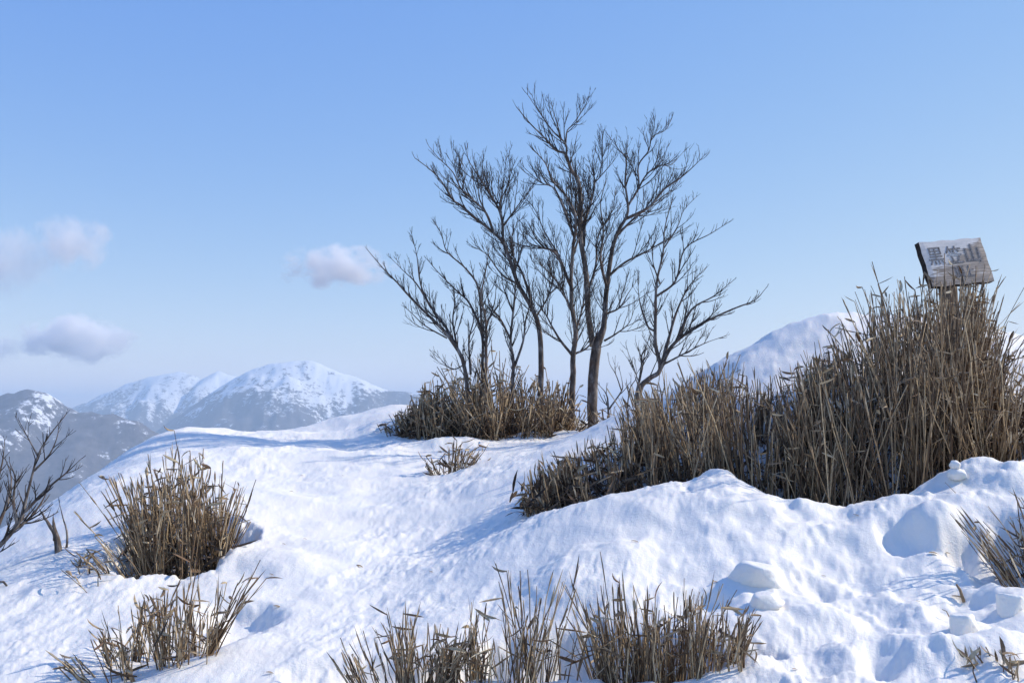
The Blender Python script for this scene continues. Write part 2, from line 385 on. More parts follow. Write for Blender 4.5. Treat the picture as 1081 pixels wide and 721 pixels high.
# ------------------------------------------------------------------ dwarf bamboo clumps
def interp(poly, x): return float(np.interp(x, [p[0] for p in poly], [p[1] for p in poly]))
def clump(label, group, px0, px1, ya, yb, top, n, fan=0.0, lean=(0,0), jit=.10, hr=(.55,1.0), leaves=.25, rad=(.0024,.0042), sheath=3, seed=1, wmul=1.0, bend=.06, tangle=0.0, pc=None, litter=0, extra=()):
    rg = random.Random(seed)
    pc = pc if pc is not None else (px0+px1)/2; hw = (px1-px0)/2
    roots = []
    tufts = [(rg.uniform(px0, px1), rg.random(), rg.uniform(.55,1.08), rg.gauss(0,.15), rg.gauss(0,.09), rg.gauss(0,1)) for _ in range(max(3, n//14))]
    own = []
    for i in range(n):
        if rg.random() < .78:
            t = rg.choice(tufts); px = min(px1, max(px0, t[0] + rg.gauss(0, 4.5 if px1-px0 > 60 else 3))); f = min(1, max(0, t[1] + rg.gauss(0,.05))); own.append(t)
        else: px, f = rg.uniform(px0, px1), rg.random(); own.append((0,0,rg.uniform(.6,1),0,0,0))
        roots.append((px, interp(ya, px) + f*(interp(yb, px)-interp(ya, px))))
    for (ex, f, m) in extra:
        for _ in range(m):
            px = ex + rg.gauss(0, 4); roots.append((px, interp(ya, px) + f*(interp(yb, px)-interp(ya, px)) + rg.gauss(0,.05))); own.append((0,0,rg.uniform(.93,1.08),rg.gauss(0,.03),0,0))
    X = np.array([P(px, 400, Y)[0] for px, Y in roots]); Ys = np.array([y for _, y in roots]); Z = H(X, Ys)
    cx, cy, cz = float(X.mean()), float(Ys.mean()), float(Z.min())
    root = empty('dwarf_bamboo', (cx, cy, cz), label, 'dwarf bamboo', group)
    st, sh, lf = MB(), MB(), MB()
    for i, (px, Y) in enumerate(roots):
        x, z = float(X[i]), float(Z[i]) - .03
        k = (px-pc)/hw if hw else 0
        lx = fan*k + lean[0] + own[i][3] + rg.gauss(0, jit*.8); ly = lean[1] + own[i][4] + rg.gauss(0, jit)
        tp = P(px + lx*60, interp(top, px + lx*60), Y)[2]
        h = max(.06, (tp - z) * rg.uniform(*hr)**.8 * own[i][2] * (1.22 if rg.random() < .03 else 1))
        if rg.random() < tangle: lx += rg.uniform(-.7,.7); ly += rg.uniform(-.6,.4); h *= rg.uniform(.4,.8)
        bx, by = rg.gauss(0, bend), rg.gauss(0, bend)
        r0 = rg.uniform(*rad)*wmul; ns = 6; pts = []; rads = []
        for j in range(ns):
            t = j/(ns-1)
            pts.append((x + (lx*t + bx*t*t)*h, Y + (ly*t + by*t*t)*h, z + h*t*(1-.04*t)))
            rads.append(r0*(1-.45*t))
        if rg.random() < .2:      # snapped over near the top
            q = rg.randint(3, 4); a = rg.uniform(0, 2*math.pi); e = Vector(pts[q]); dd = Vector((math.cos(a), math.sin(a)*.6, rg.uniform(-.9,.3)))
            for j in range(q+1, ns): e = e + dd*h/ns*.8; pts[j] = (e.x, e.y, max(e.z, z+.04))
        # a slight kink at one node
        q = rg.randint(2, 4); pts[q] = (pts[q][0]+rg.gauss(0,.006), pts[q][1]+rg.gauss(0,.006), pts[q][2])
        st.tube(pts, rads, 4)
        for s_ in range(rg.randint(max(0,sheath-2), sheath)):
            t = rg.uniform(.25, 1.0) if s_ else rg.uniform(.82,.98)
            j = min(ns-2, int(t*(ns-1))); f = t*(ns-1)-j
            p0 = Vector(pts[j]).lerp(Vector(pts[j+1]), f); d = (Vector(pts[j+1])-Vector(pts[j])).normalized()
            a = rg.uniform(0, 2*math.pi); o = Vector((math.cos(a), math.sin(a), 0))
            L = rg.uniform(.05,.13)*min(1, h/.35+.3)
            sh.blade(p0 - d*L*.55 + o*r0*.7, d + o*rg.uniform(.01,.10), d.cross(o), L, rg.uniform(.0045,.0095)*wmul, rg.uniform(-.15,.3), .5, 4)
        if rg.random() < leaves:
            p0 = Vector(pts[-1]) if rg.random() < .6 else Vector(pts[rg.randint(2,5)])
            a = rg.uniform(0, 2*math.pi); o = Vector((math.cos(a), math.sin(a)*.7, rg.uniform(-.3,.7)))
            lf.blade(p0, o, (rg.gauss(0,1), rg.gauss(0,1), rg.gauss(0,.6)), rg.uniform(.04,.10)*min(1,wmul*1.1), rg.uniform(.008,.018)*wmul, rg.uniform(-1.4,1.4), rg.uniform(.2,.9), 5)
    lt = MB()
    for _ in range(litter):      # dead leaves and snapped bits lying between the stalk bases
        j = rg.randrange(len(roots)); 
        if roots[j][1] > interp(ya, roots[j][0]) + .6*(interp(yb, roots[j][0])-interp(ya, roots[j][0])): continue
        x = float(X[j]) + rg.gauss(0,.05); y = float(Ys[j]) + rg.gauss(0,.06); a = rg.uniform(0, 2*math.pi)
        up = rg.random()**2
        lt.blade((x, y, float(Z[j]) + .012 + up*.09), (math.cos(a), math.sin(a), rg.uniform(-.3,.5)+up*.8), (rg.gauss(0,1), rg.gauss(0,1), rg.gauss(0,.5)), rg.uniform(.06,.14), rg.uniform(.010,.020)*max(.8,wmul), rg.uniform(-1.2,1.2), rg.uniform(.1,.6), 4)
    if lt.v: b = lt.build('leaf_litter', M['litter'], root, False); b['kind'] = 'stuff'
    a = st.build('stalks', M['stalk'], root); a['kind'] = 'stuff'
    if sh.v: b = sh.build('sheaths', M['sheath'], root, False); b['kind'] = 'stuff'
    if lf.v: b = lf.build('dry_leaves', M['leaf'], root, False); b['kind'] = 'stuff'
    return root
G1 = 'dwarf bamboo clumps standing out of the snow'
clump('dense brown dwarf bamboo clump in a melted hollow on the left snow slope', G1, 148, 243, [(148,4.85),(190,4.72),(243,4.85)], [(148,5.5),(243,5.5)],
      [(110,505),(125,495),(150,500),(165,490),(180,468),(205,462),(235,470),(255,490)], 430, .20, (-.05,0), .09, (.5,1), .35, seed=3, tangle=.05, litter=420)
clump('few thin bamboo stalks splayed leftward in front of the dense left clump', G1, 128, 165, [(128,4.6),(165,4.6)], [(128,4.85),(165,4.85)],
      [(60,560),(95,560),(165,545)], 26, .2, (-.75,0), .12, (.5,1), .3, seed=4)
clump('sparse leafy bamboo clump below the dense left clump near the bottom edge', G1, 128, 236, [(128,3.4),(236,3.5)], [(128,3.65),(236,3.95)],
      [(80,635),(110,632),(150,624),(180,602),(200,578),(215,592),(240,604)], 165, .22, (-.12,0), .10, (.5,1), .45, seed=5, rad=(.0022,.0038), wmul=.8, litter=30)
clump('thin dead stalks leaning far left at the bottom left edge of the snow', G1, 88, 118, [(88,3.4),(118,3.4)], [(88,3.5),(118,3.5)],
      [(40,680),(80,690),(118,690)], 12, .1, (-.9,0), .12, (.5,1), .3, seed=6, rad=(.0022,.004))
clump('flattened pale bamboo sprigs pressed into the snow left of the hollow', G1, 92, 128, [(92,4.35),(128,4.4)], [(92,4.75),(128,4.8)],
      [(80,588),(130,592)], 16, .2, (-.8,0), .5, (.5,1), 1.0, seed=8, rad=(.002,.003))
clump('wide tangled brown bamboo thicket round the bare tree bases', G1, 425, 600, [(425,8.2),(520,8.0),(600,8.25)], [(425,9.0),(600,9.1)],
      [(425,428),(445,406),(470,392),(490,376),(520,370),(545,378),(570,388),(600,400),(610,416)], 1150, .12, (-.03,0), .18, (.5,1), .6, rad=(.0035,.006), seed=9, wmul=1.05, tangle=.38, litter=1300)
clump('sparse short bamboo stalks left of the thicket under the trees', G1, 404, 442, [(404,8.4),(442,8.2)], [(404,8.7),(442,8.7)],
      [(400,440),(420,436),(442,420)], 34, .1, (-.05,0), .12, (.4,1), .5, seed=10, wmul=1.4)
clump('low broken bamboo between the two thickest trunks and the mound', G1, 596, 690, [(596,8.1),(690,7.7)], [(596,8.8),(690,8.4)],
      [(596,408),(620,428),(660,430),(690,405)], 130, .05, (0,0), .2, (.4,1), .5, seed=11, wmul=1.1, tangle=.3, litter=160)
clump('small isolated tuft of bent bamboo in the snow below the tree thicket', G1, 458, 494, [(458,6.78),(494,6.78)], [(458,7.0),(494,7.0)],
      [(445,470),(475,446),(500,460)], 60, .45, (0,0), .2, (.6,1), .8, seed=12, wmul=1.0, tangle=.3, litter=20)
clump('low lighter left end of the large bamboo thicket on the mound', G1, 558, 690, [(558,4.98),(620,4.98),(690,5.0)], [(558,5.3),(620,5.9),(690,6.3)],
      [(545,520),(560,488),(600,470),(640,442),(690,400)], 520, .12, (-.16,0), .10, (.55,1), .18, seed=13, litter=900)
clump('dark middle stretch of the bamboo thicket below the snowy mound top', G1, 680, 868, [(680,5.0),(868,4.95)], [(680,6.45),(760,6.2),(868,5.9)],
      [(680,404),(705,388),(735,372),(760,368),(785,384),(830,392),(868,378)], 850, .05, (-.06,0), .10, (.6,1), .14, seed=14, litter=1200)
clump('tallest straw-coloured bamboo thicket standing round the wooden summit sign', G1, 850, 1050, [(850,4.9),(950,4.85),(1050,5.05)], [(850,6.1),(1050,6.3)],
      [(845,378),(870,362),(905,338),(920,296),(950,290),(985,274),(1025,274),(1048,312),(1070,380)], 1400, .16, (-.03,0), .12, (.6,1), .3, seed=15, tangle=.14, litter=2000, extra=((1002,.35,22),(1012,.45,26),(1022,.4,22),(1030,.5,16),(990,.5,16)))
clump('sprawling reddish bamboo at the right end of the sign thicket', G1, 1030, 1120, [(1030,5.0),(1120,4.9)], [(1030,5.9),(1120,5.6)],
      [(1020,340),(1050,355),(1070,385),(1081,405),(1120,430)], 650, .2, (.03,-.08), .16, (.5,1), .4, seed=16, tangle=.35, litter=700)
clump('bottom edge bamboo clump left of the tall leafless stalks', G1, 385, 474, [(385,3.15),(474,3.15)], [(385,3.36),(474,3.36)],
      [(335,680),(375,652),(400,640),(432,636),(474,660)], 160, .30, (-.12,0), .09, (.5,1), .3, seed=17, rad=(.0024,.0036), wmul=.72)
clump('bottom edge bamboo clump with a few tall leafless stalks in the middle', G1, 482, 612, [(482,3.15),(612,3.15)], [(482,3.38),(612,3.38)],
      [(482,650),(510,622),(545,588),(585,588),(612,630)], 130, .12, (0,0), .07, (.35,1), .25, seed=18, rad=(.0024,.0036), wmul=.72)
clump('densest bottom edge bamboo clump, right of the leafless stalks', G1, 630, 780, [(630,3.15),(780,3.15)], [(630,3.42),(780,3.42)],
      [(615,632),(640,592),(665,606),(690,612),(715,588),(735,612),(760,630),(785,640)], 360, .10, (0,0), .07, (.55,1), .28, seed=19, rad=(.0024,.0038), wmul=.72)
clump('bamboo clump at the right edge leaning left over a blue snow hollow', G1, 1062, 1130, [(1062,3.8),(1130,3.8)], [(1062,4.1),(1130,4.1)],
      [(1000,545),(1030,540),(1060,520),(1081,500),(1130,490)], 150, .25, (-.38,0), .09, (.5,1), .25, seed=20, rad=(.0022,.0036), wmul=.72, litter=60)
clump('few thin leafy stalks in the bottom right corner', G1, 1022, 1090, [(1022,3.05),(1090,3.05)], [(1022,3.2),(1090,3.2)],
      [(1000,680),(1020,670),(1050,680),(1081,670)], 16, .2, (-.1,0), .14, (.5,1), .8, seed=21, rad=(.0018,.003))

# ------------------------------------------------------------------ bare trees
def smooth_path(pts, n=3):
    """Catmull-Rom through 3D points."""
    out = []; p = [np.array(q) for q in pts]; p = [2*p[0]-p[1]] + p + [2*p[-1]-p[-2]]
    for i in range(1, len(p)-2):
        for k in range(n):
            t = k/n
            out.append(.5*((2*p[i]) + (-p[i-1]+p[i+1])*t + (2*p[i-1]-5*p[i]+4*p[i+1]-p[i+2])*t*t + (-p[i-1]+3*p[i]-3*p[i+1]+p[i+2])*t**3))
    out.append(p[-2]); return out
def tree(name, label, cat, group, Y0, limbs, seed, twig_len=.44, gap=.053, rmin=.0022, trunk_px=10, depth_spread=.5, dens=1.0, up=.5):
    rg = random.Random(seed)
    wood, fine = MB(), MB()
    placed = []     # (px, py, Y, radius)
    base = None
    def grow(p, d, L, r, lvl):
        """A twig: an upward-curving, slightly zigzag path with finer twigs on it."""
        n = 5; pts = [Vector(p)]; d = d.normalized()
        for i in range(n):
            d = (d + Vector((rg.gauss(0,.055), rg.gauss(0,.055), up*.26 + rg.gauss(0,.04)))).normalized()
            pts.append(pts[-1] + d*L/n)
        rs = [r*(1-.62*i/n) + rmin*.25*0 for i in range(n+1)]; rs = [max(x, rmin*.62) for x in rs]
        fine.tube(pts, rs, 3 if lvl > 1 else 4)
        if lvl >= 3 or L < .09: return
        m = int(L/(gap*(.95 if lvl == 1 else 1.1))*dens + rg.random())
        for k in range(m):
            t = rg.uniform(.18, .95); j = min(n-1, int(t*n)); q = pts[j].lerp(pts[j+1], t*n-j); dd = (pts[j+1]-pts[j]).normalized()
            ax = Vector((rg.gauss(0,1), rg.gauss(0,1), rg.gauss(0,.5))); ax = (ax - dd*ax.dot(dd)).normalized()
            an = rg.uniform(.35,.7)
            grow(q, dd*math.cos(an)+ax*math.sin(an), L*rg.uniform(.30,.58)*(1.1-.5*t), max(rmin, r*.62*(1-.4*t)), lvl+1)
    for li, lb in enumerate(limbs):
        pxs, r0 = lb[0], lb[1]
        spread = lb[2] if len(lb) > 2 else rg.uniform(-1,1)*depth_spread
        if li == 0 or (len(lb) > 3 and lb[3]): ys, rmax = Y0 + (lb[3] if len(lb) > 3 else 0), 9
        else:
            k = min(placed, key=lambda q: (q[0]-pxs[0][0])**2 + (q[1]-pxs[0][1])**2); ys, rmax = k[2], k[3]
        Ltot = sum(math.hypot(pxs[i+1][0]-pxs[i][0], pxs[i+1][1]-pxs[i][1]) for i in range(len(pxs)-1)); acc = 0; p3 = []
        for i, (a, b) in enumerate(pxs):
            if i: acc += math.hypot(a-pxs[i-1][0], b-pxs[i-1][1])
            t = acc/Ltot
            p3.append(P(a, b, ys + spread*t*Ltot/260))
        if li == 0 or (len(lb) > 3 and lb[3]):
            g = Hs(p3[0][0], p3[0][1]); p3[0] = (p3[0][0], p3[0][1], min(p3[0][2], g-.08))
            if base is None: base = (p3[0][0], p3[0][1], g)
        path = smooth_path(p3, 4); n = len(path)
        rs0 = min(r0, rmax*1.0); rs = []
        for i in range(n):
            t = i/(n-1); rr_ = rs0*(1-t)**1.1*.88 + rs0*.12 if not lb[1] > .042 else rs0*((1-.2*t) - .38*float(sstep(.30,.46,t)) - .12*max(0,t-.4)/.6) 
            rs.append(max(rr_, rmin))
        path = [Vector(q) + Vector((rg.gauss(0,1), rg.gauss(0,1), 0))*rs[i]*.06 for i, q in enumerate(path)]
        if li == 0: rs[0] *= 1.25
        wood.tube(path, rs, 8 if rs0 > .03 else 6 if rs0 > .012 else 5)
        for i in range(n):
            t = i/(n-1)*(len(pxs)-1); j = min(len(pxs)-2, int(t)); f = t-j
            placed.append((pxs[j][0]*(1-f)+pxs[j+1][0]*f, pxs[j][1]*(1-f)+pxs[j+1][1]*f, path[i][1], rs[i]))
        # twigs on the limb
        L = sum((path[i+1]-path[i]).length for i in range(n-1))
        m = int(L/gap*dens)
        for k in range(m):
            t = rg.uniform(.22 if rs0 > .02 else .12, 1.0); j = min(n-2, int(t*(n-1))); q = path[j].lerp(path[j+1], t*(n-1)-j)
            dd = (path[j+1]-path[j]).normalized()
            if rs[j] > .03: continue
            ax = Vector((rg.gauss(0,1), rg.gauss(0,.8), rg.gauss(0,.7)+.15)); ax = (ax - dd*ax.dot(dd)).normalized()
            an = rg.uniform(.35,.75)
            grow(q, dd*math.cos(an)+ax*math.sin(an), twig_len*rg.uniform(.45,1.1)*(1.2-.98*t), max(rmin*1.1, min(rs[j]*.6, .0046)), 1)
        # the tip forks
        for k in range(2):
            dd = (path[-1]-path[-3]).normalized(); ax = Vector((rg.gauss(0,1), rg.gauss(0,1), rg.gauss(0,1))); ax = (ax-dd*ax.dot(dd)).normalized()
            grow(path[-1], dd + ax*.35, twig_len*.16, rmin, 2)
    root = empty(name, base, label, cat, group)
    wood.build('trunk', M['bark'], root)
    b = fine.build('crown', M['twig'], root); b['kind'] = 'stuff'
    return root
GT = 'bare trees on the snowy crest'
PXM = .84*9.0/FPX/2      # radius in metres of one photo pixel of width at nine metres
tree('bare_tree', 'thickest bare tree, forking low into two tall stems right of centre', 'tree', GT, 8.9, [
  ([(625,448),(626,401),(630,364),(637,346),(640,310),(645,270),(651,248),(661,230)], 13*PXM, .15),
  ([(661,230),(663,218),(660,193),(661,168),(654,159),(642,143)], 4.5*PXM, .3),
  ([(626,366),(621,334),(619,291),(613,254),(613,231),(611,193),(603,180),(597,163),(587,159),(576,147),(560,131),(545,113)], 8*PXM, -.35),
  ([(662,219),(674,198),(674,175),(685,159),(688,145),(702,138),(709,126)], 4*PXM, .5),
  ([(659,232),(685,219),(701,200),(717,189),(731,177),(744,164)], 5*PXM, -.4),
  ([(672,203),(683,184),(697,175),(708,174),(724,158)], 3*PXM, .6),
  ([(598,164),(597,152),(583,138),(567,115),(556,99)], 3.2*PXM, -.5),
  ([(597,155),(599,138),(608,129),(616,109)], 2.6*PXM, .5),
  ([(616,260),(618,232),(624,214),(628,193),(625,175),(629,157)], 4*PXM, .8),
  ([(628,193),(644,175),(651,166)], 2.6*PXM, .5),
  ([(638,360),(651,352),(664,341),(671,322)], 3*PXM, -.7),
  ([(641,331),(654,325),(663,310),(672,297)], 3*PXM, .7),
  ([(643,291),(660,277),(682,266),(705,252),(726,240)], 3.6*PXM, -.6),
  ([(652,248),(668,232),(683,220),(707,202),(716,190)], 3.4*PXM, .8),
  ([(641,305),(634,275),(637,245),(634,215),(640,190)], 4*PXM, -1.0),
  ([(620,310),(629,280),(631,250),(645,225),(650,200)], 3.4*PXM, .9),
  ([(613,240),(600,215),(598,196)], 2.5*PXM, -.9)], 101)
tree('bare_tree', 'slimmer grey bare tree just left of the thickest trunk', 'tree', GT, 8.7, [
  ([(603,448),(604,419),(605,393),(605,375),(608,352),(604,326),(603,297),(605,262),(608,232),(599,209),(583,191),(576,173),(562,157)], 8.2*PXM, -.3),
  ([(604,375),(592,360),(584,347),(576,332),(565,318),(553,303)], 3.6*PXM, -.6),
  ([(606,374),(620,367),(630,352),(634,335)], 3.2*PXM, .5),
  ([(607,352),(615,325),(619,295),(616,262)], 3.2*PXM, .8),
  ([(603,303),(587,268),(573,262),(558,256),(549,242)], 4*PXM, -.5),
  ([(606,250),(587,202),(571,193),(552,176)], 4*PXM, .5),
  ([(600,296),(590,270),(575,245),(565,222),(553,208)], 3.2*PXM, .9),
  ([(604,330),(590,300),(572,280),(560,262)], 3*PXM, -.9),
  ([(605,270),(612,245),(610,222),(618,200)], 3*PXM, 1.0)], 102)
tree('bare_tree', 'bent bare tree leaning left with its crown over the left thicket', 'tree', GT, 8.6, [
  ([(571,440),(571,408),(571,376),(569,346),(562,326),(547,300),(538,274),(530,255),(520,245),(505,233),(488,218),(477,210),(467,193),(455,180),(438,167)], 7.4*PXM, .2),
  ([(521,245),(513,225),(500,212),(487,200),(478,182),(463,167),(453,155)], 4.2*PXM, -.5),
  ([(531,256),(530,233),(525,218),(513,198),(503,183),(494,168),(494,158)], 4.4*PXM, .6),
  ([(529,225),(528,212),(537,195),(538,172)], 3*PXM, -.6),
  ([(532,238),(547,217),(562,198)], 2.8*PXM, .6),
  ([(562,322),(552,290),(541,268),(540,250),(548,232)], 3.6*PXM, .9),
  ([(488,201),(491,180),(484,165)], 2.6*PXM, .3),
  ([(547,300),(530,290),(515,270),(503,262)], 3*PXM, -.9),
  ([(513,225),(505,205),(508,185)], 2.6*PXM, -.7),
  ([(566,335),(580,310),(585,285),(578,262)], 2.6*PXM, .9)], 103)
tree('bare_tree', 'thin upright twin-stemmed bare sapling left of the bent tree', 'tree', GT, 8.45, [
  ([(541,430),(541,410),(542,381),(539,358),(543,317),(544,288),(541,259),(536,240)], 5*PXM, .1),
  ([(539,358),(529,338),(516,320),(515,300),(508,282)], 3*PXM, -.5),
  ([(543,387),(552,361),(555,338),(560,318),(558,300)], 3.4*PXM, .5),
  ([(542,330),(532,305),(528,285)], 2.4*PXM, .8)], 104, twig_len=.26)
tree('bare_shrub', 'spreading many-stemmed bare shrub at the far left of the trees', 'shrub', GT, 8.4, [
  ([(496,420),(491,391),(477,360),(460,341),(435,316),(419,298),(405,284),(388,264)], 5.5*PXM, -.1),
  ([(489,380),(471,346),(455,324),(444,300),(440,270),(434,245)], 4*PXM, .4),
  ([(508,420),(509,392),(509,355),(496,321),(483,308),(463,288),(451,274)], 4.6*PXM, .3, .12),
  ([(509,355),(505,305),(491,283),(472,266),(466,247),(458,234)], 4*PXM, -.5),
  ([(513,425),(513,385),(513,341),(508,313),(513,285),(516,261)], 4.6*PXM, -.2, -.15),
  ([(472,357),(449,344),(435,331),(427,324)], 2.2*PXM, -.4),
  ([(455,325),(440,300),(426,286),(412,272)], 2.8*PXM, .3),
  ([(484,372),(478,340),(480,315),(470,300)], 3*PXM, .6),
  ([(497,395),(495,360),(500,335),(492,312)], 3.2*PXM, .6),
  ([(513,345),(522,320),(524,296)], 2.6*PXM, .6),
  ([(490,385),(478,390),(468,382),(459,371)], 1.8*PXM, -.5)], 105, twig_len=.28)
tree('bare_tree', 'low bare tree with branches sweeping right towards the snowy mound', 'tree', GT, 8.0, [
  ([(668,440),(675,413),(685,400),(697,390),(692,363),(692,333),(693,300),(700,267),(702,240),(710,210)], 7*PXM, -.1),
  ([(697,390),(708,367),(727,350),(750,337),(777,325),(797,317),(808,305)], 4.6*PXM, -.4),
  ([(714,360),(730,327),(753,313),(773,297)], 3.6*PXM, .5),
  ([(700,380),(713,333),(727,303),(745,283)], 3.8*PXM, .5),
  ([(693,313),(713,297),(723,263),(750,247),(769,235)], 3.6*PXM, -.5),
  ([(670,425),(677,390),(678,373),(685,367)], 3.6*PXM, .4),
  ([(692,350),(683,343),(675,317),(673,287)], 3*PXM, .5),
  ([(701,262),(715,240),(722,222),(735,208)], 2.8*PXM, .5),
  ([(700,385),(725,372),(745,362),(765,355)], 2.6*PXM, -.8),
  ([(697,300),(690,280),(688,262)], 2.4*PXM, -.8)], 106, twig_len=.30)
tree('bare_shrub', 'small dark twiggy shrub between the thickest tree and the low right tree', 'shrub', GT, 8.3, [
  ([(643,440),(642,430),(640,416),(632,406)], 3.6*PXM, 0),
  ([(643,432),(656,413),(657,404),(654,390)], 2.4*PXM, .2),
  ([(656,412),(650,395),(644,385),(642,376)], 1.8*PXM, -.3),
  ([(660,440),(664,415),(672,398),(670,380)], 2.2*PXM, .3, .1)], 107, twig_len=.20, gap=.13)
tree('bare_shrub', 'bare shrub leaning in from the left edge against the blue mountain', 'shrub', None, 4.9, [
  ([(-95,650),(-40,606),(0,575),(18,554),(24,542),(30,517),(40,481),(52,460),(70,437)], 7*4.9/FPX/2, 0),
  ([(26,540),(52,514),(70,499),(86,484)], 5*4.9/FPX/2, -.3),
  ([(40,482),(30,463),(21,446)], 3.6*4.9/FPX/2, .3),
  ([(-10,582),(-2,555),(8,530),(12,505),(6,485)], 6*4.9/FPX/2, .5),
  ([(18,553),(14,530),(16,505),(10,488)], 5*4.9/FPX/2, -.5),
  ([(-30,600),(-15,560),(-8,520),(2,490),(5,465)], 6*4.9/FPX/2, .3),
  ([(10,562),(30,548),(44,530),(52,512)], 4.4*4.9/FPX/2, .5),
  ([(36,497),(52,480),(60,462),(62,450)], 3.4*4.9/FPX/2, .3)], 108, twig_len=.17, gap=.040, rmin=.0016, dens=.9, up=.35)
tree('broken_stump', 'short dark broken stump with three prongs on the left snow slope', 'stump', None, on_ground(64,584)[1]+.05, [
  ([(65,580),(60,568),(52,554),(42,538)], 9*5.7/FPX/2, 0),
  ([(60,570),(57,556),(56,545)], 9*5.7/FPX/2, .1),
  ([(68,585),(71,566),(66,545),(62,528)], 3*5.7/FPX/2, .1, .05)], 109, twig_len=.10, gap=.12, rmin=.0016, dens=.5)
tree('fallen_twig', 'dark forked twig sticking out of the snow at the left edge', 'twig', None, on_ground(2,622)[1]+.03, [
  ([(-20,610),(0,614),(12,624),(26,625)], 4*4.75/FPX/2, 0),
  ([(-20,622),(0,622),(10,625)], 3.4*4.75/FPX/2, 0)], 110, twig_len=.06, gap=.1, rmin=.0016, dens=.5)

# ------------------------------------------------------------------ summit sign
def build_sign():
    YS = 5.75
    TL = Vector(P(970,256,YS)); da = .13
    TR = Vector(P(1035,250.5,YS+da)); u = TR-TL
    lo, hi = -.6, .4
    for _ in range(50):      # the depth that makes the board's edges square
        m = (lo+hi)/2; BL = Vector(P(985,303,YS+m)); d = u.dot(BL-TL)
        if (Vector(P(985,303,YS+lo))-TL).dot(u)*d <= 0: hi = m
        else: lo = m
    v = BL-TL; W, Hh = u.length, v.length
    ux = u.normalized(); vy = -v.normalized(); n = ux.cross(vy); n.normalize()
    ctr = TL + u*.5 + v*.5; th = .042
    mat = Matrix((ux, vy, n)).transposed().to_4x4(); mat.translation = ctr
    gx, gy = ctr.x + .0, ctr.y + .06
    root = empty('wooden_sign', (gx, gy, Hs(gx, gy)), 'tilted weathered wooden summit sign board lettered in faded black, on a post', 'sign')
    # board: a slab with slightly uneven outline, face slightly rounded
    nx, ny = 15, 9; vs = []; fs = []
    for s in (0, 1):
        for j in range(ny):
            for i in range(nx):
                x = (i/(nx-1)-.5)*W; y = (j/(ny-1)-.5)*Hh
                ex = .0025*math.sin(j*1.9+i*.3); ey = .003*math.sin(i*1.3+1)+.002*math.sin(i*3.1)
                if i in (0,nx-1): x += ex
                if j in (0,ny-1): y += ey
                zz = (0 if s == 0 else -th)
                if s == 0 and (i in (0,nx-1) or j in (0,ny-1)): zz -= .003
                vs.append((x, y, zz))
    for j in range(ny-1):
        for i in range(nx-1):
            a = j*nx+i; fs.append((a,a+1,a+1+nx,a+nx)); b = a+nx*ny; fs.append((b,b+nx,b+nx+1,b+1))
    side = []
    rim = [i for i in range(nx)] + [j*nx+nx-1 for j in range(1,ny)] + [(ny-1)*nx+i for i in range(nx-2,-1,-1)] + [j*nx for j in range(ny-2,0,-1)]
    for k in range(len(rim)):
        a, b = rim[k], rim[(k+1)%len(rim)]; side.append((a, a+nx*ny, b+nx*ny, b))
    me = bpy.data.meshes.new('board'); me.from_pydata(vs, [], fs+side); me.materials.append(M['board']); me.materials.append(M['edge'])
    for k in range(len(fs), len(fs)+len(side)): me.polygons[k].material_index = 1
    me.update(); o = bpy.data.objects.new('board', me); COL.objects.link(o); o.parent = root
    o.matrix_local = Matrix.Translation(-root.location) @ mat
    # lettering
    for body, size, x, y in (('黒', .118, -.135, .045), ('笠', .118, -.005, .045), ('山', .125, .125, .045), ('頂', .075, -.005, -.062), ('上', .075, .067, -.062)):
        cu = bpy.data.curves.new('lettering', 'FONT'); cu.body = body; cu.size = size; cu.align_x = 'CENTER'; cu.align_y = 'CENTER'; cu.extrude = .0012; cu.offset = .0006
        t = bpy.data.objects.new('lettering', cu); COL.objects.link(t)
        dg = bpy.context.evaluated_depsgraph_get(); m2 = bpy.data.meshes.new_from_object(t.evaluated_get(dg))
        bpy.data.objects.remove(t)
        m2.materials.clear(); m2.materials.append(M['ink'])
        co = np.array([w.co[:] for w in m2.vertices]) if len(m2.vertices) else np.zeros((0,3))
        print('glyph', body, len(co), co.min(0) if len(co) else None, co.max(0) if len(co) else None)
        l = bpy.data.objects.new('lettering', m2); COL.objects.link(l); l.parent = o
        cxy = (co.min(0)+co.max(0))/2 if len(co) else (0,0,0)
        l.location = (x - cxy[0], y - cxy[1], .0012)
    # post: a rough square timber behind the board
    p = MB(); g = Hs(gx, gy)
    topc = ctr - n*(th+.038) + vy*.05
    pts = [Vector((gx+.02, topc.y+.02, g-.15)).lerp(topc, k/7) for k in range(8)]
    p.tube(pts, [.054+.0015*math.sin(k*2.1) for k in range(8)], 4)
    q = p.build('post', M['post'], root, False); return root
build_sign()

# ------------------------------------------------------------------ snow blocks and the little snowman
def lump(mb, c0, rx, ry, rz, seed, amp=.12, n=14, flat=1.0, tilt=0):
    base = len(mb.v); m = 2*n
    for i in range(n+1):
        th = math.pi*i/n
        for j in range(m):
            ph = 2*math.pi*j/m
            x, y, z = math.sin(th)*math.cos(ph), math.sin(th)*math.sin(ph), math.cos(th)
            e = flat
            x, y, z = [math.copysign(abs(w)**e, w) for w in (x, y, z)]
            k = 1 + amp*float(gnoise(np.array([x*1.7+seed*7.1+z]), np.array([y*1.7+z*1.3-seed*3.3]), seed)[0])*1.4 + amp*.4*float(gnoise(np.array([x*6+seed]), np.array([y*6+z*5]), seed+3)[0])
            mb.v.append(Vector((c0[0]+rx*x*k, c0[1]+ry*y*k, c0[2]+rz*z*k + tilt*x*rx)))
    for i in range(n):
        for j in range(m):
            a = base+i*m+j; b = base+i*m+(j+1)%m; mb.f.append((a, a+m, b+m, b))
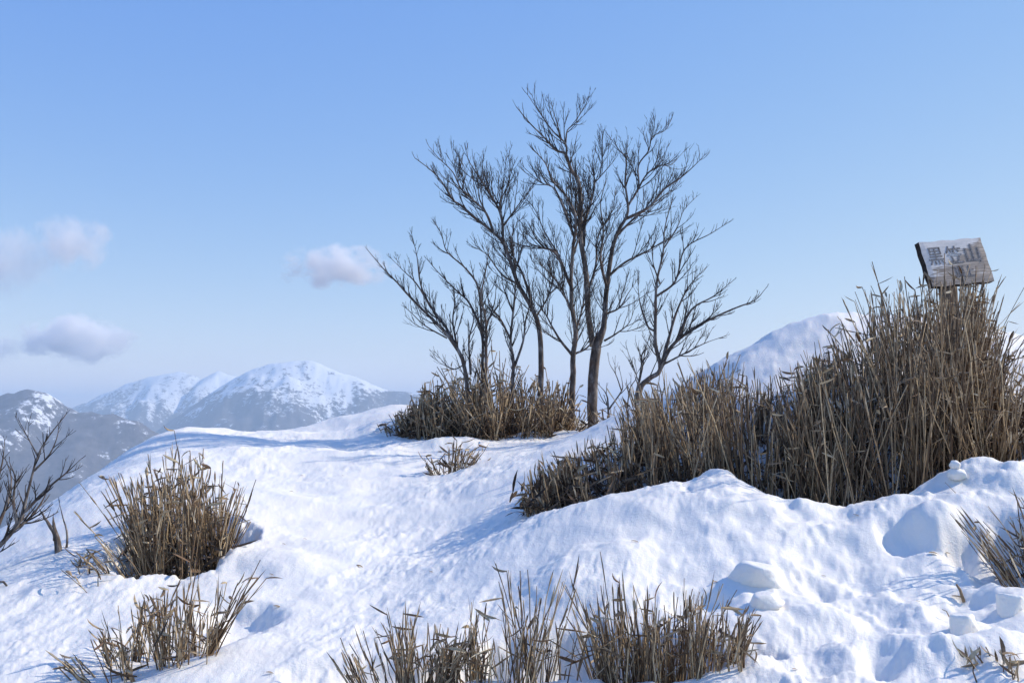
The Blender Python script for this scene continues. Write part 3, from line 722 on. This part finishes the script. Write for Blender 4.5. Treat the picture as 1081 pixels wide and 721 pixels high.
def chunk(mb, c0, rx, ry, rz, seed, n=30):
    '''A broken piece of crusted snow: flat faces, worn edges, crumbly skin.'''
    rg = random.Random(seed); pl = [(Vector((rg.gauss(0,.12), rg.gauss(0,.12), 1)).normalized(), .72)]
    for k in range(9):
        a = 2*math.pi*(k+rg.random()*.7)/9; pl.append((Vector((math.cos(a), math.sin(a), rg.uniform(-.2,.6))).normalized(), rg.uniform(.72,.98)))
    base = len(mb.v); m = 2*n; dirs = []
    for i in range(n+1):
        th = math.pi*i/n
        for j in range(m):
            ph = 2*math.pi*j/m; dirs.append((math.sin(th)*math.cos(ph), math.sin(th)*math.sin(ph), math.cos(th)))
    D = np.array(dirs); inv = np.zeros(len(D))
    for nn, d in pl: inv += np.maximum((D @ np.array(nn))/d, 0)**14
    rad = 1/np.maximum(inv, 1e-3)**(1/14); rad = np.minimum(rad, 1.25)
    rad *= 1 +   .065*fbm(D[:,0]*4+seed, D[:,1]*4+D[:,2]*3, 4, seed, .65) +   .035*fbm(D[:,0]*15+D[:,2]*9, D[:,1]*15-D[:,2]*7, 2, seed+2)
    for d, q in zip(D, rad): mb.v.append(Vector((c0[0]+rx*d[0]*q, c0[1]+ry*d[1]*q, c0[2]+rz*d[2]*q)))
    for i in range(n):
        for j in range(m):
            a = base+i*m+j; b = base+i*m+(j+1)%m; mb.f.append((a, a+m, b+m, b))
GB = 'loose blocks of snow on the trodden snow'
for (px, py, rx, ry, rz, sd, fl, tl, lab) in [
    (803,612,.10,.09,.055,2,.5,.10,'flat-topped loose snow block beside the bottom bamboo clumps'),
    (808,640,.060,.045,.032,5,.7,0,'smaller broken snow slab just below the flat-topped block'),
    (1020,668,.050,.05,.055,7,.75,0,'rounded snow chunk beside the stalks of the bottom right corner'),
    (1068,648,.05,.05,.05,14,.7,0,'snow chunk below the right edge clump')]:
    g = on_ground(px, py)
    mb = MB(); chunk(mb, (g[0], g[1]+ry*.3, g[2]+rz*.25), rx, ry, rz, sd)
    o = mb.build('snow_block', M['snow'], None, True, (g[0], g[1], g[2])); tag(o, lab, 'snow block', GB)
g = on_ground(1010, 506, 4.5, 5.2)
mb = MB(); sx = 4.8/FPX
lump(mb, (g[0], g[1], g[2]+.022), 9*sx, 8*sx, 6*sx, 21, .12, 14, .9)
lump(mb, (g[0]-1.5*sx, g[1], g[2]+.022+9*sx), 5*sx, 5*sx, 4.6*sx, 23, .15, 12, .9)
o = mb.build('tiny_snowman', M['snow'], None, True, g); tag(o, 'tiny two-ball snowman on the snow lip before the sign thicket', 'snowman')

# ------------------------------------------------------------------ stray leaves and stalk bits lying on the snow
GD = 'dead leaf bits scattered on the snow'
for i, (px, py, L) in enumerate([(308,520,.03),(319,503,.025),(322,570,.02),(380,598,.04),(380,598,.03),(287,608,.025),(293,642,.035),(300,575,.02),(285,714,.025),(671,573,.035),(757,617,.035),(720,470,.04),
                     (1012,632,.05),(986,586,.04),(1000,587,.03),(970,636,.02),(870,610,.02),(904,546,.03),(840,708,.02),(362,503,.02),(620,452,.11),(466,478,.05),(455,605,.02)]):
    g = on_ground(px, py)
    a = rnd.uniform(-.5,.5); mb = MB(); w = L*rnd.uniform(.25,.4)
    mb.blade((g[0]-L/2, g[1], g[2]+.006), (1, a, .1), (0,1,.2), L, w, -.5, .4, 5)
    o = mb.build('dry_leaf', M['leaf'], None, False, (g[0], g[1], g[2])); tag(o, 'small dead brown leaf bit lying on the bright snow', 'leaf', GD)
def bit(name, label, cat, a, b, r, leaf=None):
    ga = on_ground(*a); gb = on_ground(*b); mb = MB()
    p0 = Vector((ga[0], ga[1], ga[2]+.01)); p1 = Vector((gb[0], gb[1], gb[2]+.03))
    mb.tube([p0, p0.lerp(p1,.5)+Vector((0,0,.012)), p1], [r, r*.9, r*.6], 5)
    o = mb.build(name, M['stalk'], None, True, tuple(ga)); tag(o, label, cat, 'loose stalks lying on the snow')
bit('loose_stalk', 'thin curved dry stalk lying on snow below the tiny snowman', 'stalk', (1045,565), (998,517), .0018)
bit('loose_stalk', 'short thick broken stalk lying in the blue boot hollow', 'stalk', (1018,642), (1010,629), .006)
bit('loose_stalk', 'short dark twig lying just above the rounded snow chunk', 'stalk', (1004,659), (995,654), .002)

# ------------------------------------------------------------------ clouds (outside the haze box)
def mat_cloud(dens, seed, soft):
    k = NT('cloud'); tc = k.n('TexCoord').outputs['Object']
    ln = k.n('VectorMath'); ln.operation = 'LENGTH'; k.l(tc, ln.inputs[0])
    mp = k.n('Mapping'); mp.inputs['Location'].default_value = (seed*3.7, seed*1.9, seed); mp.inputs['Scale'].default_value = (2.0,1.4,1.0); k.l(tc, mp.inputs['Vector'])
    nz = k.noise(1.5, 6, .62, mp.outputs[0])
    f = k.math('ADD', k.math('SUBTRACT', 1.0, ln.outputs['Value']), k.math('MULTIPLY', k.math('SUBTRACT', nz, .5), 2.6))
    f = k.math('MULTIPLY', k.math('SUBTRACT', f, .28), 1/soft)
    f = k.math('MINIMUM', k.math('MAXIMUM', f, 0.0), 1.0)
    edge = k.math('MINIMUM', k.math('MAXIMUM', k.math('MULTIPLY', k.math('SUBTRACT', 1.0, ln.outputs['Value']), 5), 0), 1)
    f = k.math('MULTIPLY', k.math('MULTIPLY', f, edge), dens)
    v = k.n('VolumePrincipled'); v.inputs['Color'].default_value = (1,.995,.985,1); v.inputs['Anisotropy'].default_value = 0
    k.l(f, v.inputs['Density']); k.l(v.outputs[0], k.out.inputs['Volume']); return k.m
GC = 'clouds low over the mountains'
for i, (px, py, hw, hh, dens, soft, lab) in enumerate([
    (80,359,64,27,.010,.7,'brightest puffy cloud just above the left mountains'),
    (-8,368,36,20,.0025,.4,'small cloud cut by the left edge beside the brightest puffy cloud'),
    (8,275,62,46,.0016,.8,'wispy cloud at the left edge high above the puffy one'),
    (76,256,50,32,.003,.8,'faint ragged cloud right of the wispy one on the left'),
    (358,283,66,25,.007,.9,'elongated soft cloud left of the tree tops')]):
    D = 26000; q = P(px, py, D); s = D/FPX
    bpy.ops.mesh.primitive_uv_sphere_add(segments=24, ring_count=16, radius=1, location=q)
    o = bpy.context.object; o.name = 'cloud'; o.data.name = 'cloud'; o.scale = (hw*s*1.15, hw*s*.6, hh*s*1.15)
    o.data.materials.append(mat_cloud(dens, i+1, soft)); tag(o, lab, 'cloud', GC, 'stuff')

# ------------------------------------------------------------------ haze
bpy.ops.mesh.primitive_cube_add(size=1, location=(0, 0, (-1420+455)/2))
hz = bpy.context.object; hz.name = 'haze'; hz.scale = (42500, 42500, 455+1420)
k = NT('haze_air'); v = k.n('VolumePrincipled'); v.inputs['Color'].default_value = (.66,.83,1.0,1); v.inputs['Density'].default_value = 1.3e-4; v.inputs['Anisotropy'].default_value = 0.0
k.l(v.outputs[0], k.out.inputs['Volume']); hz.data.materials.append(k.m); tag(hz, 'thin blue air haze fading the far mountains', kind='stuff')

# ------------------------------------------------------------------ world, sun, camera
w = bpy.data.worlds.new('World'); sc.world = w; w.use_nodes = True; nt = w.node_tree
bg = nt.nodes['Background']; sky = nt.nodes.new('ShaderNodeTexSky'); sky.sky_type = 'NISHITA'; sky.sun_disc = False
sky.sun_elevation = SUN_EL; sky.sun_rotation = SUN_AZ; sky.altitude = 1700; sky.air_density = .6; sky.dust_density = 0; sky.ozone_density = 3
# the clear winter sky's brightness range, evened per colour the way the camera recorded it
STR = .12; sep = nt.nodes.new('ShaderNodeSeparateColor'); com = nt.nodes.new('ShaderNodeCombineColor'); nt.links.new(sky.outputs[0], sep.inputs[0])
for ch, (e, kk) in enumerate([(1.05, 1.62), (.66, .90), (.13, .72)]):
    pw = nt.nodes.new('ShaderNodeMath'); pw.operation = 'POWER'; pw.inputs[1].default_value = e; nt.links.new(sep.outputs[ch], pw.inputs[0])
    mu = nt.nodes.new('ShaderNodeMath'); mu.operation = 'MULTIPLY'; mu.inputs[1].default_value = kk*.15**e/STR
    nt.links.new(pw.outputs[0], mu.inputs[0]); nt.links.new(mu.outputs[0], com.inputs[ch])
nt.links.new(com.outputs[0], bg.inputs['Color']); bg.inputs['Strength'].default_value = STR
L = bpy.data.lights.new('sun', 'SUN'); L.energy = 3.6; L.angle = R(.53); L.color = (1, .915, .79)
lo = bpy.data.objects.new('sun', L); COL.objects.link(lo); lo.rotation_euler = (-SUN).to_track_quat('-Z', 'Y').to_euler(); lo.location = (20, 10, 30)
cam = bpy.data.cameras.new('camera'); co = bpy.data.objects.new('camera', cam); COL.objects.link(co); sc.camera = co
co.location = (0, 0, EYE); co.rotation_euler = (math.pi/2 + math.atan(TP), 0, 0)
cam.sensor_width = 36; cam.sensor_fit = 'HORIZONTAL'; cam.lens = 36*FPX/1081; cam.clip_start = .1; cam.clip_end = 80000
sc.view_settings.view_transform = 'Standard'; sc.view_settings.look = 'None'; sc.view_settings.exposure = 0.4; sc.view_settings.gamma = 1
sc.cycles.volume_bounces = 24; sc.cycles.max_bounces = 28; sc.cycles.diffuse_bounces = 3; sc.cycles.transparent_max_bounces = 8
sc.cycles.use_denoising = True
